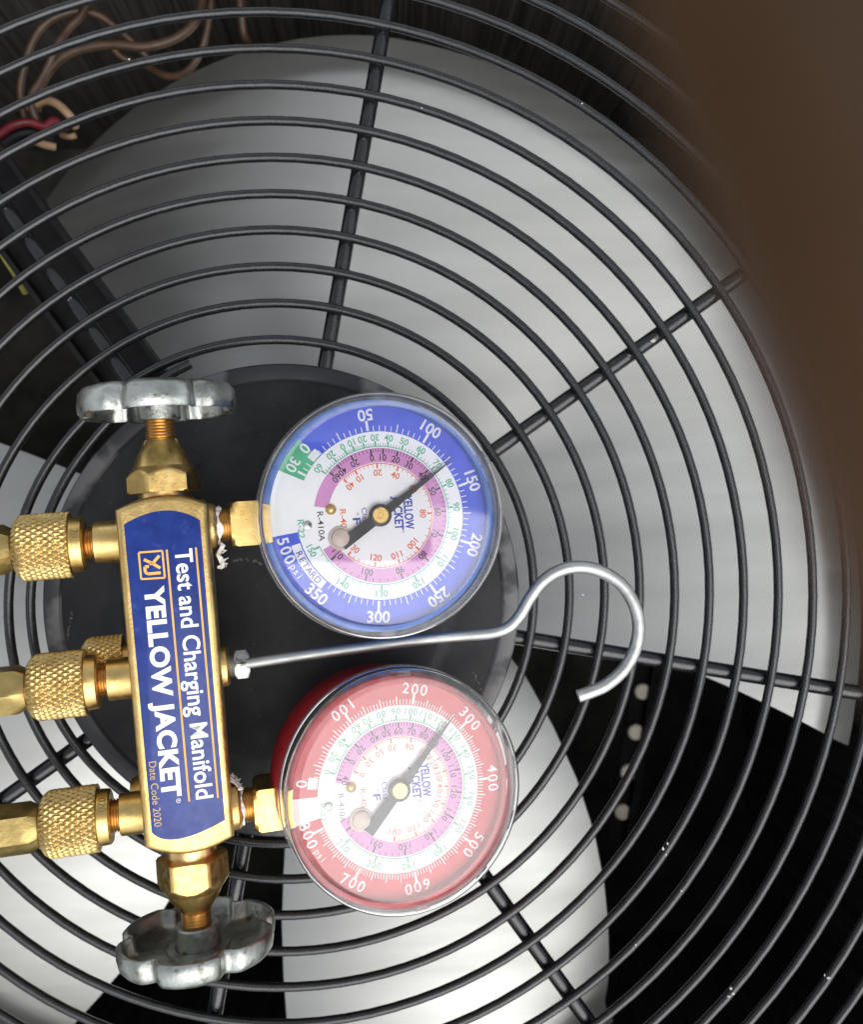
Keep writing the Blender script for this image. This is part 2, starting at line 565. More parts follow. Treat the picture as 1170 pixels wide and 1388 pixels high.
# pale paint chips and grit caught on the wires
for i, (px, py, r, sq) in enumerate([(899, 1150, 0.55, (0.7, 1.3, 0.6)), (905, 1143, 0.45, (0.7, 1.2, 0.6)), (903, 1158, 0.4, (0.7, 1.2, 0.6)), (991, 1339, 0.55, (0.8, 0.9, .7)), (994, 1346, 0.65, (0.9, 0.7, .7)), (988, 1350, 0.45, (1.2, 0.7, .7)),
                                 (1123, 1325, 0.55, (1.3, 0.6, .6)), (1118, 1321, 0.4, (.5, 1.2, .6)), (924, 1207, 0.35, (1, 1, .6)), (886, 462, 0.8, (1.3, 0.9, .6)), (790, 806, .3, (1, 1, .6)), (862, 1280, .35, (1, 1, .6)), (789, 141, .3, (1, 1, 1)), (572, 147, .25, (1, 1, 1)), (175, 81, .3, (1, 1, 1))]):
    z = 1.5 if i != 9 else -1.5
    build('paint_chip', blob(MB(), at(px, py, z), r, 900 + i, sq, 4), M['cream'] if i == 9 else M['speck'], grille)

# ------------------------------------------------------------------ fan under the grille
fan = thing('condenser_fan', 'brushed aluminium condenser fan with wide blades beneath the black grille', 'fan', (0, 0, -150))
def interp(tab, x):
    if x <= tab[0][0]:
        return tab[0][1]
    for (a, va), (b, vb) in zip(tab, tab[1:]):
        if x <= b:
            return va + (vb - va) * (x - a) / (b - a)
    return tab[-1][1]

def blade(lo, hi, zfun, rtip=250.0, rb=229.0, n=56, k=1.0):
    """lo, hi: angle tables over radius; zfun(s, r) height across the blade"""
    m = MB()
    rs = [34, 50, 70, 90, 112, 134, 156, 178, 196, 210, 220, 225, 228, 230.5, 233, 237, 243, rtip]
    top, bot = [], []
    for r0 in rs:
        r = r0 * k if r0 > 150 else r0
        row, rowb = [], []
        for j in range(n + 1):
            s = j / n
            a = rad(interp(lo, r) + (interp(hi, r) - interp(lo, r)) * s)
            z = zfun(s, r)
            if r0 > rb:
                q = (r0 - rb) / (rtip - rb)
                z -= 9.0 * q ** 1.25
            row.append(Vector((math.cos(a) * r, math.sin(a) * r, z)))
            rowb.append(Vector((math.cos(a) * r, math.sin(a) * r, z - 1.3)))
        top.append(row); bot.append(rowb)
    base = 0
    W = n + 1
    vv = [p for row in top for p in row] + [p for row in bot for p in row]
    off = len(rs) * W
    ff = []
    for i in range(len(rs) - 1):
        for j in range(n):
            ff.append([i * W + j, (i + 1) * W + j, (i + 1) * W + j + 1, i * W + j + 1])
            ff.append([off + i * W + j, off + i * W + j + 1, off + (i + 1) * W + j + 1, off + (i + 1) * W + j])
        for j in (0, n):
            q = [i * W + j, off + i * W + j, off + (i + 1) * W + j, (i + 1) * W + j]
            ff.append(q if j == 0 else q[::-1])
    for j in range(n):
        i = len(rs) - 1
        ff.append([i * W + j, off + i * W + j, off + i * W + j + 1, i * W + j + 1])
        ff.append([j, j + 1, off + j + 1, off + j])
    m.add(vv, ff, True)
    return m

def zA(s, r):   # s: 0 at the lower right edge, 1 at the upper left
    h = -90 - 46 * max(0, s - 0.40) ** 2 + 100 * max(0, 0.36 - s) ** 1.5 + 0.11 * (r - 140) - 400 * max(0, s - 0.68) ** 1.6 * max(0, (r - 60) / 150)
    return h
build('blade', blade([(34, -22), (90, -17), (150, -14), (240, -19)], [(34, 112), (90, 124), (150, 126), (250, 124)], zA, k=0.972), M['blade'], fan, sharp=50)
def zB(s, r):   # 0 at the lower left edge, 1 at the right edge
    return -112 + 20 * (1 - (1.6 * (s - 0.42)) ** 2) + 0.13 * (r - 150)
build('blade', blade([(34, -104), (90, -98), (160, -96.5), (240, -93)], [(34, -8), (75, -15), (100, -24), (140, -36), (185, -46), (240, -58)], zB), M['blade'], fan, sharp=50)
def zC(s, r):
    return -108 + 22 * (1 - (1.6 * (s - 0.5)) ** 2) - 0.05 * (r - 150)
build('blade', blade([(34, -214), (90, -208), (240, -204)], [(34, -110), (100, -114), (170, -116), (240, -121)], zC), M['blade'], fan, sharp=50)
build('fan_hub', lathe(MB(), [(-126, 20), (-126, 40), (-118, 44), (-80, 44), (-78, 40), (-78, 10)], Z0, (0, 0, 1), 64), M['black_part'], fan)

motor = thing('fan_motor', 'black fan motor body hidden under the round centre plate', 'motor', (0, 0, -74))
build('motor_shell', lathe(MB(), [(-72, 20), (-72, 60), (-68, 66), (-14, 66), (-9, 62), (-3.2, 50)], Z0, (0, 0, 1), 72), M['black_part'], motor)

# channel that carries the motor lead, running to the upper left under a spoke
arm = thing('motor_bracket', 'black channel bracket running from centre plate to upper left corner', 'bracket', at(60, 420, -30))
P0 = at(133, 515, -22); P1 = at(213, 491, -22)
Q0 = at(-60, 262, -22); Q1 = at(20, 216, -22)
dirv = ((Q0 + Q1) / 2 - (P0 + P1) / 2); L = dirv.length
ux = dirv.normalized(); uy = Vector((-ux.y, ux.x, 0)).normalized(); uz = Vector((0, 0, 1))
cen = ((Q0 + Q1) / 2 + (P0 + P1) / 2) / 2
hw = 10.5
for nm, off, hy, z, hz in (('web', 0, hw, -27, 0.9), ('side_flange', hw, 0.9, -22.6, 5.2), ('side_flange', -hw, 0.9, -22.6, 5.2), ('centre_rib', 2.2, 1.1, -24.3, 1.7)):
    c = Vector((cen.x, cen.y, z)) + uy * off
    m = MB(); box(m, c, ux, uy, uz, L / 2 + 22, hy, hz)
    o = build(nm, m, M['black_part'], arm)

def wire_thing(name, label, mat, pts, r, group=None, k=8):
    P = [at(x, y, z) for x, y, z in pts]
    o = build(name, tube(MB(), catmull(P, k), r, 10), M[mat], origin=P[0], sharp=60)
    tag(o, label, 'wire', group)
    return o

wire_thing('yellow_wire', 'yellow wire beside the black bracket at left edge', 'wire_yellow', [(-40, 290, -30), (0, 340, -28), (10, 355, -29), (20, 370, -33), (34, 396, -44)], 1.4)
G = 'brown wires in upper left corner'
wire_thing('brown_wire', 'brown wire rising straight to the top edge at upper left', 'wire_brown', [(130, -30, -62), (112, 18, -60), (92, 40, -59), (78, 62, -58), (68, 85, -60), (55, 110, -63), (42, 135, -66), (48, 160, -68), (58, 182, -72)], 1.75, G)
wire_thing('brown_wire', 'brown wire arching over in a tall loop at upper left', 'wire_brown', [(35, 168, -74), (28, 130, -72), (30, 105, -70), (40, 68, -68), (55, 40, -67), (80, 22, -67), (110, 16, -68), (135, 22, -70), (160, 40, -72), (180, 58, -76), (200, 78, -80)], 1.65, G)
wire_thing('brown_wire', 'thick brown wire curving right from the bundle towards the top', 'wire_brown', [(50, 150, -70), (58, 112, -64), (80, 82, -60), (110, 67, -58), (150, 61, -57), (195, 64, -57), (230, 56, -57), (256, 40, -58), (270, 18, -60), (278, -30, -62)], 1.9, G)
wire_thing('brown_wire', 'faint brown wire drooping over the blade tip near the top', 'wire_brown', [(150, 60, -82), (165, 78, -84), (195, 88, -85), (225, 103, -82), (252, 98, -78), (270, 75, -74), (279, 48, -70), (285, 10, -68), (288, -30, -68)], 1.6, G)
wire_thing('red_wire', 'red wire at the left edge below the brown wires', 'wire_red', [(-40, 205, -66), (0, 182, -64), (15, 172, -63), (38, 166, -64), (60, 172, -68), (74, 164, -70), (90, 176, -74)], 1.75)
wire_thing('black_wire', 'black wire lying just under the red wire', 'black_part', [(-40, 218, -70), (0, 198, -68), (22, 184, -67), (45, 180, -69), (70, 190, -74)], 2.2)
wire_thing('tan_wire', 'tan wire bent over with a bare end near the red wire', 'wire_tan', [(40, 148, -70), (60, 137, -66), (78, 142, -64), (95, 158, -65), (102, 172, -70)], 1.75, 'tan wires in upper left corner')
wire_thing('tan_wire', 'short tan wire end pointing right below the red wire', 'wire_tan', [(25, 180, -74), (48, 192, -68), (62, 197, -67), (76, 200, -68)], 1.6, 'tan wires in upper left corner')
wire_thing('tan_wire', 'tiny tan wire tip right of the bent tan wire', 'wire_tan', [(84, 184, -74), (94, 186, -69), (102, 184, -68)], 1.2, 'tan wires in upper left corner')
wire_thing('brown_wire', 'dark reddish wire end at the top left of the vertical spoke', 'wire_brown', [(320, -30, -110), (326, 10, -112), (330, 45, -116), (338, 60, -122)], 2.2, G)

# coil end plate with pale tube ends seen between two blades
plate = thing('coil_end_plate', 'black plate with a row of pale round tube ends right of red gauge', 'plate', at(860, 1000, -230))
dots = [(871, 937), (862, 992), (852, 1046), (844, 1100)]
ZP = -190.0
pa, pb = at(876, 905, ZP), at(838, 1140, ZP)
ux = (pb - pa).normalized(); uy = Vector((-ux.y, ux.x, 0))
m = MB(); box(m, (pa + pb) / 2 + Vector((0, 0, -2)), ux, uy, uz, (pb - pa).length / 2 + 4, 6.0, 1.0)
build('plate_strip', m, M['matte_black'], plate)
m = MB(); box(m, (pa + pb) / 2 + uy * 4.6 + Vector((0, 0, 3)), ux, uy, uz, (pb - pa).length / 2 + 4, 2.0, 1.4)
build('plate_flange', m, M['matte_black'], plate)
for x, y in dots:
    c = at(x, y, ZP)
    build('tube_end', lathe(MB(), [(-1.2, 4.4), (0.6, 4.4), (1.2, 3.8), (1.25, 1.0)], c, (0, 0, 1), 24), M['cream'], plate)

# ================================================================== the manifold gauge set
Ft, Fb = at(221, 677, 44.5), at(256.5, 1152, 44.5)
U = (Fb - Ft).normalized()
W0 = Vector((0.17, 0, 1.0))
Wn = (W0 - U * W0.dot(U)).normalized()
V = Wn.cross(U)
HB = 11.0                                                # half thickness of the body
O = Ft - Wn * HB
LB = (Fb - Ft).length
gset = thing('manifold_gauge_set', 'brass test and charging manifold with blue and red gauges lying on grille', 'gauge set', (O.x + 20, O.y - 50, 2))

def muv(px, py, w=0.0):
    d = ray(px, py)
    pl = O + Wn * w
    q = CAM + d * ((pl - CAM).dot(Wn) / d.dot(Wn))
    q -= O
    return q.dot(U), q.dot(V)

def mp(u, v, w=0.0):
    return O + U * u + V * v + Wn * w

# body: extruded outline with arched ends and rounded long edges
def outline(px_pts, w, close=True):
    return [muv(x, y, w) for x, y in px_pts]

def arch_outline(tl, tm, tr, br, bm, bl, w, n=14):
    pts = [Vector((*muv(*p, w), 0)) for p in (tl, tm, tr, br, bm, bl)]
    def arc(a, b, c):
        out = []
        for i in range(n + 1):
            t = i / n
            out.append(a * (1 - t) ** 2 + (b * 2 - (a + c) / 2) * (2 * t * (1 - t)) + c * t * t)
        return out
    return arc(pts[0], pts[1], pts[2]) + arc(pts[3], pts[4], pts[5])

def inset(poly, d):
    n = len(poly)
    out = []
    cen = sum(poly, Vector()) / n
    for i in range(n):
        a, b, c = poly[i - 1], poly[i], poly[(i + 1) % n]
        e1 = (b - a).normalized(); e2 = (c - b).normalized()
        n1 = Vector((-e1.y, e1.x, 0)); n2 = Vector((-e2.y, e2.x, 0))
        if n1.dot(cen - b) < 0:
            n1, n2 = -n1, -n2
        nn = (n1 + n2).normalized()
        out.append(b + nn * d / max(0.4, nn.dot(n1)))
    return out

def slab(mb, layers):
    """layers: list of (outline, w); same vertex count"""
    n = len(layers[0][0])
    base = len(mb.v)
    for poly, w in layers:
        for p in poly:
            mb.v.append(mp(p.x, p.y, w))
    for i in range(len(layers) - 1):
        for k in range(n):
            k2 = (k + 1) % n
            mb.f.append([base + i * n + k, base + i * n + k2, base + (i + 1) * n + k2, base + (i + 1) * n + k])
            mb.sm.append(True)
    mb.f.append([base + k for k in range(n)][::-1]); mb.sm.append(False)
    q = base + (len(layers) - 1) * n
    mb.f.append([q + k for k in range(n)]); mb.sm.append(False)
    return mb

bo = arch_outline((162, 695), (221, 677), (276, 687), (311, 1132), (256, 1153), (202, 1146), HB)
bo = inset(bo, -1.4)
body = build('body', slab(MB(), [(inset(bo, 2.0), -HB), (inset(bo, 0.6), -HB + 0.6), (bo, -HB + 2), (bo, HB - 2.2), (inset(bo, 0.35), HB - 1.0), (inset(bo, 1.0), HB - 0.3), (inset(bo, 1.9), HB)]), M['cast_brass'], gset, sharp=50)

lo_ = arch_outline((168, 711), (222, 692), (271, 705), (305, 1111), (243, 1136.5), (206, 1128), HB)
label = build('name_label', slab(MB(), [(lo_, HB - 0.3), (lo_, HB + 0.16), (inset(lo_, 0.15), HB + 0.22)]), M['label_blue'], gset, sharp=40)
LW = HB + 0.26
def mpx(px, py, w=LW):
    u, v = muv(px, py, w)
    return mp(u, v, w)

def label_text(name, s, p0, p1, cap_px, mat, bold, spacing=1.0):
    a, b = mpx(*p0), mpx(*p1)
    right = (b - a).normalized()
    up = Wn.cross(right)
    m = MB()
    text(m, s, (a + b) / 2, right, up, cap_px / 4.6, (b - a).length, bold, 'c', spacing)
    return build(name, m, M[mat], label)

label_text('lettering', 'Test and Charging Manifold', (248.5, 744), (277.5, 1082), 22, 'white_print', 0.018)
label_text('lettering', 'YELLOW JACKET', (208.5, 794.5), (233, 1080), 23, 'white_print', 0.045, 1.08)
label_text('lettering', 'Date Code 2020', (206.5, 1032), (214.5, 1120), 9.5, 'label_date', 0.0)

def strip(mb, a, b, wid, upv):
    d = (b - a).normalized()
    s = upv.cross(d) * (wid / 2)
    mb.add([a - s, b - s, b + s, a + s], [[0, 1, 2, 3]], False)
m = MB(); strip(m, mpx(265.5, 742), mpx(295.5, 1081), 0.55, Wn); build('rule_line', m, M['label_orange'], label)
m = MB(); strip(m, mpx(226, 745), mpx(256.5, 1086), 0.55, Wn); build('rule_line', m, M['label_orange'], label)
m = MB()
cs = [mpx(188, 749), mpx(220, 746.5), mpx(223.5, 783), mpx(191.5, 785)]
for i in range(4):
    strip(m, cs[i], cs[(i + 1) % 4], 0.55, Wn)
ax_ = (mpx(206, 784) - mpx(203, 748)).normalized(); up_ = Wn.cross(ax_)
def lg(x, y):      # logo coordinates: x down the label, y to the right, both -1..1
    return mpx(205.7, 766) + ax_ * (x * 3.05) + up_ * (y * 2.75)
for a, b in (((-0.85, 0.85), (-0.15, 0.1)), ((0.35, 0.85), (-0.15, 0.1)), ((-0.15, 0.1), (-0.15, -0.2)), ((-0.15, 0.1), (-0.6, -0.75)), ((0.8, 0.85), (0.8, -0.45)), ((0.8, -0.45), (0.62, -0.72)), ((0.62, -0.72), (0.1, -0.72)), ((0.1, -0.72), (0.1, -0.3))):
    strip(m, lg(*a), lg(*b), 0.85, Wn)
build('logo', m, M['label_orange'], label)
m = MB()
c = mpx(242, 1085)
for k in range(16):
    a0, a1 = 2 * math.pi * k / 16, 2 * math.pi * (k + 1) / 16
    strip(m, c + (U * math.cos(a0) + V * math.sin(a0)) * 0.62, c + (U * math.cos(a1) + V * math.sin(a1)) * 0.62, 0.14, Wn)
text(m, 'R', c, U, V, 0.7, None, 0.0)
build('registered_mark', m, M['white_print'], label)

# ---- left ports with knurled hose nuts
def knurl_mesh(mb, origin, axis, d0, d1, R, na=33, depth=0.62):
    """diamond knurl: two crossing helices of pyramids"""
    nphi, nd = na * 6, 44
    prof = [(d0 + (d1 - d0) * i / nd, R) for i in range(nd + 1)]
    pitch = 2 * math.pi * R / na
    def rf(d, r, ph):
        s = ph * R / pitch
        q = (d - d0) / pitch * 0.62
        f1 = abs(((s + q) % 1.0) - 0.5) * 2
        f2 = abs(((s - q) % 1.0) - 0.5) * 2
        h = min(f1, f2) if False else (1 - max(1 - f1 * 1.0, 1 - f2 * 1.0))
        h = min(h * 1.5, 1.0)
        e = min((d - d0), (d1 - d)) / 1.2
        rr = r - depth + depth * h
        # rounded far end (towards the hose)
        x = (d - (d1 - 3.4)) / 3.4
        if x > 0:
            rr -= 2.4 * x ** 2.4
        return rr
    return lathe(mb, prof, origin, axis, nphi, rfun=rf, ref=Wn)

ports = [((145, 734.5), (128, 116, 97, 21), '2020', -0.25), ((163, 919.5), (146, 135, 117, 40), '', 0), ((180, 1101.5), (163, 152, 134, 57), '020', -0.75)]
HX = -V
for (pc, st, mark, mo) in ports:
    u, v = muv(*pc)
    vv_ = [-(muv(x, pc[1] + (pc[0] - x) * 0.075)[1]) for x in st]          # distances to the left of the axis
    o_ = mp(u, 0, 0)
    pr = MB()
    d_body = 11.0
    lathe(pr, [(8.0, 7.6), (d_body, 7.6), (d_body + 0.8, 6.8), (d_body + 1.8, 6.35), (vv_[0] - 0.3, 6.25), (vv_[0], 5.9)], o_, HX, 48, ref=Wn)
    build('port', pr, M['brass'], gset)
    fit_ = part('hose_fitting', gset)
    th = MB()
    tp = []
    d = vv_[0] - 0.4
    while d < vv_[1] + 1.0:
        tp += [(d, 4.3), (d + 0.35, 4.95), (d + 0.7, 4.3)]
        d += 0.75
    lathe(th, tp, o_, HX, 40, ref=Wn)
    build('thread', th, M['copper_brass'], fit_)
    cl = MB()
    lathe(cl, [(vv_[1], 5.2), (vv_[1], 7.5), (vv_[1] + 0.5, 8.1), (vv_[2] - 0.3, 8.35), (vv_[2], 9.0), (vv_[2] + 0.2, 9.2)], o_, HX, 64, ref=Wn)
    build('nut_collar', cl, M['brass'], fit_)
    kn = MB()
    knurl_mesh(kn, o_, HX, vv_[2], vv_[3], 9.95)
    build('knurled_nut', kn, M['knurl_brass'], fit_, sharp=25)
    hx = MB()
    hexnut(hx, vv_[3] + 0.6, vv_[3] + 34, 6.5, o_, HX, Wn, c0=(6.0, 1.6), rot=0.35 if mark else 0.1)
    lathe(hx, [(vv_[3] - 1.5, 5.2), (vv_[3] + 0.8, 5.0)], o_, HX, 32, ref=Wn)
    build('hose_end', hx, M['dull_brass'], fit_, sharp=30)
    if mark:
        tm = MB()
        Rc = 8.32
        dc = (vv_[1] + vv_[2]) / 2
        y_ax = V * 1.0
        def wrap(lx, ly, dc=dc, o_=o_, mo=mo):
            ph = mo + lx / Rc * 1.0
            return o_ + HX * (dc - ly) + (Wn * math.cos(ph) - U * -math.sin(ph) * 1.0) * (Rc + 0.12)
        text(tm, mark[::1], (0, 0, 0), U, V, 2.3, 1.55 * len(mark), 0.01, warp=wrap)
        build('stamped_mark', tm, M['dull_brass'], fit_)
# spare charging port behind the middle one
u, v = muv(163, 919.5)
o_ = mp(u - 3.2, 0, -10.5)
sp_ = part('vacuum_port', gset)
lathe_m = MB(); lathe(lathe_m, [(6, 6.2), (20.5, 6.2), (20.8, 5.6)], o_, HX, 40, ref=Wn); build('port', lathe_m, M['brass'], sp_)
kn = MB(); knurl_mesh(kn, o_, HX, 16.5, 28.5, 9.0); build('knurled_cap', kn, M['knurl_brass'], sp_, sharp=25)
u, v = muv(180, 1101.5)
lathe_m = MB(); lathe(lathe_m, [(6, 7.0), (15, 7.0), (17.0, 6.0), (17.2, 4)], mp(u - 2.0, 0, -8.0), HX, 40, ref=Wn); build('rear_boss', lathe_m, M['brass'], gset)

# ---- valves at both ends
def valve(sgn, stations, wheel_d, tilt):
    """stations: distances from the body end along the axis (mm)"""
    AX = U * sgn
    base = O + (U * LB if sgn > 0 else Vector((0, 0, 0)))
    vp = part('valve', gset)
    n0, n1, c1, t1, b1 = stations
    m = MB(); lathe(m, [(-4.0, 8.6), (0.2, 8.4), (0.9, 7.7), (n0 - 0.3, 7.6), (n0 + 1.2, 7.6)], base, AX, 56, ref=Wn); build('neck', m, M['copper_brass'], vp)
    m = MB()
    hexnut(m, n0, n1, 9.5, base, AX, Wn, c0=(10.4, 1.2), c1=(8.7, 0.72), rot=rad(30 + tilt), steps=24)
    build('hex_nut', m, M['brass'], vp, sharp=24)
    m = MB()
    lathe(m, [(n1 - 1.0, 9.1), (n1, 8.6), (n1 + (c1 - n1) * 0.35, 7.6), (n1 + (c1 - n1) * 0.7, 5.9), (c1 - 0.3, 4.9), (c1, 4.4)], base, AX, 56, ref=Wn)
    build('bonnet', m, M['brass'], vp)
    m = MB(); tp = []; d = c1 - 0.2
    while d < b1 + 1.5:
        tp += [(d, 3.85), (d + 0.45, 4.5), (d + 0.9, 3.85)]; d += 0.95
    lathe(m, tp, base, AX, 40, ref=Wn); build('stem_thread', m, M['copper_brass'], vp)
    return vp, base, AX

def handwheel(vp, base, AX, d0, d1, R, rot, tilt=0.0):
    """six lobed cup shaped wheel, open side towards the body: d0 open rim, d1 closed face"""
    n = 180
    def lobe(ph, k=1.0):
        x = math.cos(6 * (ph + rot))
        g = max(0.0, -x) ** 5.0
        return 1.0 + 0.018 * x * k - 0.125 * g * k
    H = d1 - d0
    prof = [(d1 - 0.2, 0.05, 0), (d1 - 0.2, 8, 0), (d1, 13, .4), (d1 - 0.3, R - 4.2, 1), (d1 - 1.1, R - 1.7, 1), (d1 - 2.6, R - 0.5, 1), (d0 + H * 0.35, R, 1), (d0 + 0.5, R - 0.1, 1), (d0, R - 0.6, 1), (d0 + 0.1, R - 1.5, 1), (d0 + 0.8, R - 2.0, 1),
            (d1 - 3.6, R - 2.6, 1), (d1 - 2.6, R - 4.4, 1), (d1 - 2.3, 14, .4), (d1 - 2.3, 9.6, 0), (d1 - 3.2, 9.3, 0), (d1 - 3.4, 7.0, 0)]
    m = MB()
    kk = {}
    prof2 = [(a, b) for a, b, c in prof]
    cs_ = {round(a, 4): None for a, b, c in prof}
    a_, x_, y_ = frame(AX, Wn)
    bs = len(m.v)
    for (d, r, k) in prof:
        for i in range(n):
            ph = 2 * math.pi * i / n
            rr = r * lobe(ph, k)
            m.v.append(base + a_ * d + (x_ * math.cos(ph) + y_ * math.sin(ph)) * rr)
    for i in range(len(prof) - 1):
        for k in range(n):
            k2 = (k + 1) % n
            m.f.append([bs + i * n + k, bs + i * n + k2, bs + (i + 1) * n + k2, bs + (i + 1) * n + k]); m.sm.append(True)
    build('handwheel', m, M['zinc'], vp, sharp=50)
    m = MB()
    lathe(m, [(d1 - 3.0, 6.9), (d0 + 1.0, 6.6), (d0 - 1.2, 6.5), (d0 - 1.7, 6.1), (d0 - 1.7, 4.5), (d0 + 2, 4.3)], base, AX, 56, ref=Wn, cap=False)
    build('wheel_boss', m, M['zinc'], vp)

def ustat(px, py):
    return muv(px, py, 0)[0]
# upper valve: stations measured from the top end, going up
st = [-ustat(214, 668), -ustat(213, 633), -ustat(211, 596), -ustat(210, 577), -ustat(209, 573)]
vp, base, AX = valve(-1, st, 0, -9)
handwheel(vp, base, AX, -ustat(206, 563), -ustat(204, 524), 23.8, rad(-4))
# lower valve
st = [ustat(258, 1158) - LB, ustat(260, 1203) - LB, ustat(263, 1231) - LB, ustat(264, 1248) - LB, ustat(264, 1250) - LB]
vp, base, AX = valve(1, st, 0, -3)
handwheel(vp, base, AX, ustat(266, 1258) - LB, ustat(268, 1294) - LB, 23.9, rad(-5.6))

# ---- right bosses
def boss(pc, r0, d_end):
    u, v = muv(*pc)
    o_ = mp(u, 0, 0)
    m = MB(); lathe(m, [(8, r0 + 1.6), (11.4, r0 + 1.4), (12.4, r0 + 0.3), (13.4, r0), (d_end - 0.8, r0 - 0.1), (d_end, r0 - 0.8), (d_end + 0.05, 3)], o_, V, 48, ref=Wn)
    build('side_boss', m, M['cast_brass'], gset)
    return o_
def vst(px, py):
    return muv(px, py, 0)[1]

# ---- hook rod with zinc nut
oh = boss((304, 903), 6.2, vst(311, 902))
hook = part('hanging_hook', gset)
m = MB(); hexnut(m, vst(318, 901), vst(338, 899), 4.3, oh, V, Wn, c0=(4.4, 0.9), c1=(4.3, 0.9), rot=rad(10)); build('lock_nut', m, M['zinc'], hook, sharp=25)
m = MB(); tp = []; d = vst(309, 902)
while d < vst(319, 901):
    tp += [(d, 3.2), (d + 0.4, 3.7), (d + 0.8, 3.2)]; d += 0.8
lathe(m, tp, oh, V, 32, ref=Wn); build('thread', m, M['steel'], hook)
zr = oh.z
rod = [(330, 900, zr - 0.5), (400, 889.5, zr), (480, 879, zr + .6), (560, 868.5, zr + 1.5), (625, 862, zr + 2.2), (664, 858.5, zr + 2.6), (688, 851, zr + 3), (705, 834, zr + 3.4), (719, 810, zr + 3.8), (736, 788, zr + 4.2), (760, 773, zr + 4.6), (787, 768.5, zr + 5), (816, 775, zr + 5.3), (843, 793, zr + 5.6), (860, 820, zr + 5.8), (866, 850, zr + 6), (860, 882, zr + 6), (845, 908, zr + 6), (822, 928, zr + 6), (800, 938, zr + 6), (784, 943.5, zr + 6)]
P = catmull([at(*q) for q in rod], 8)
m = MB(); tube(m, P, [1.72 + 0.28 * min(1, max(0, (i / len(P) - 0.2) / 0.3)) for i in range(len(P))], 20)
build('hook_rod', m, M['steel'], hook, sharp=50)

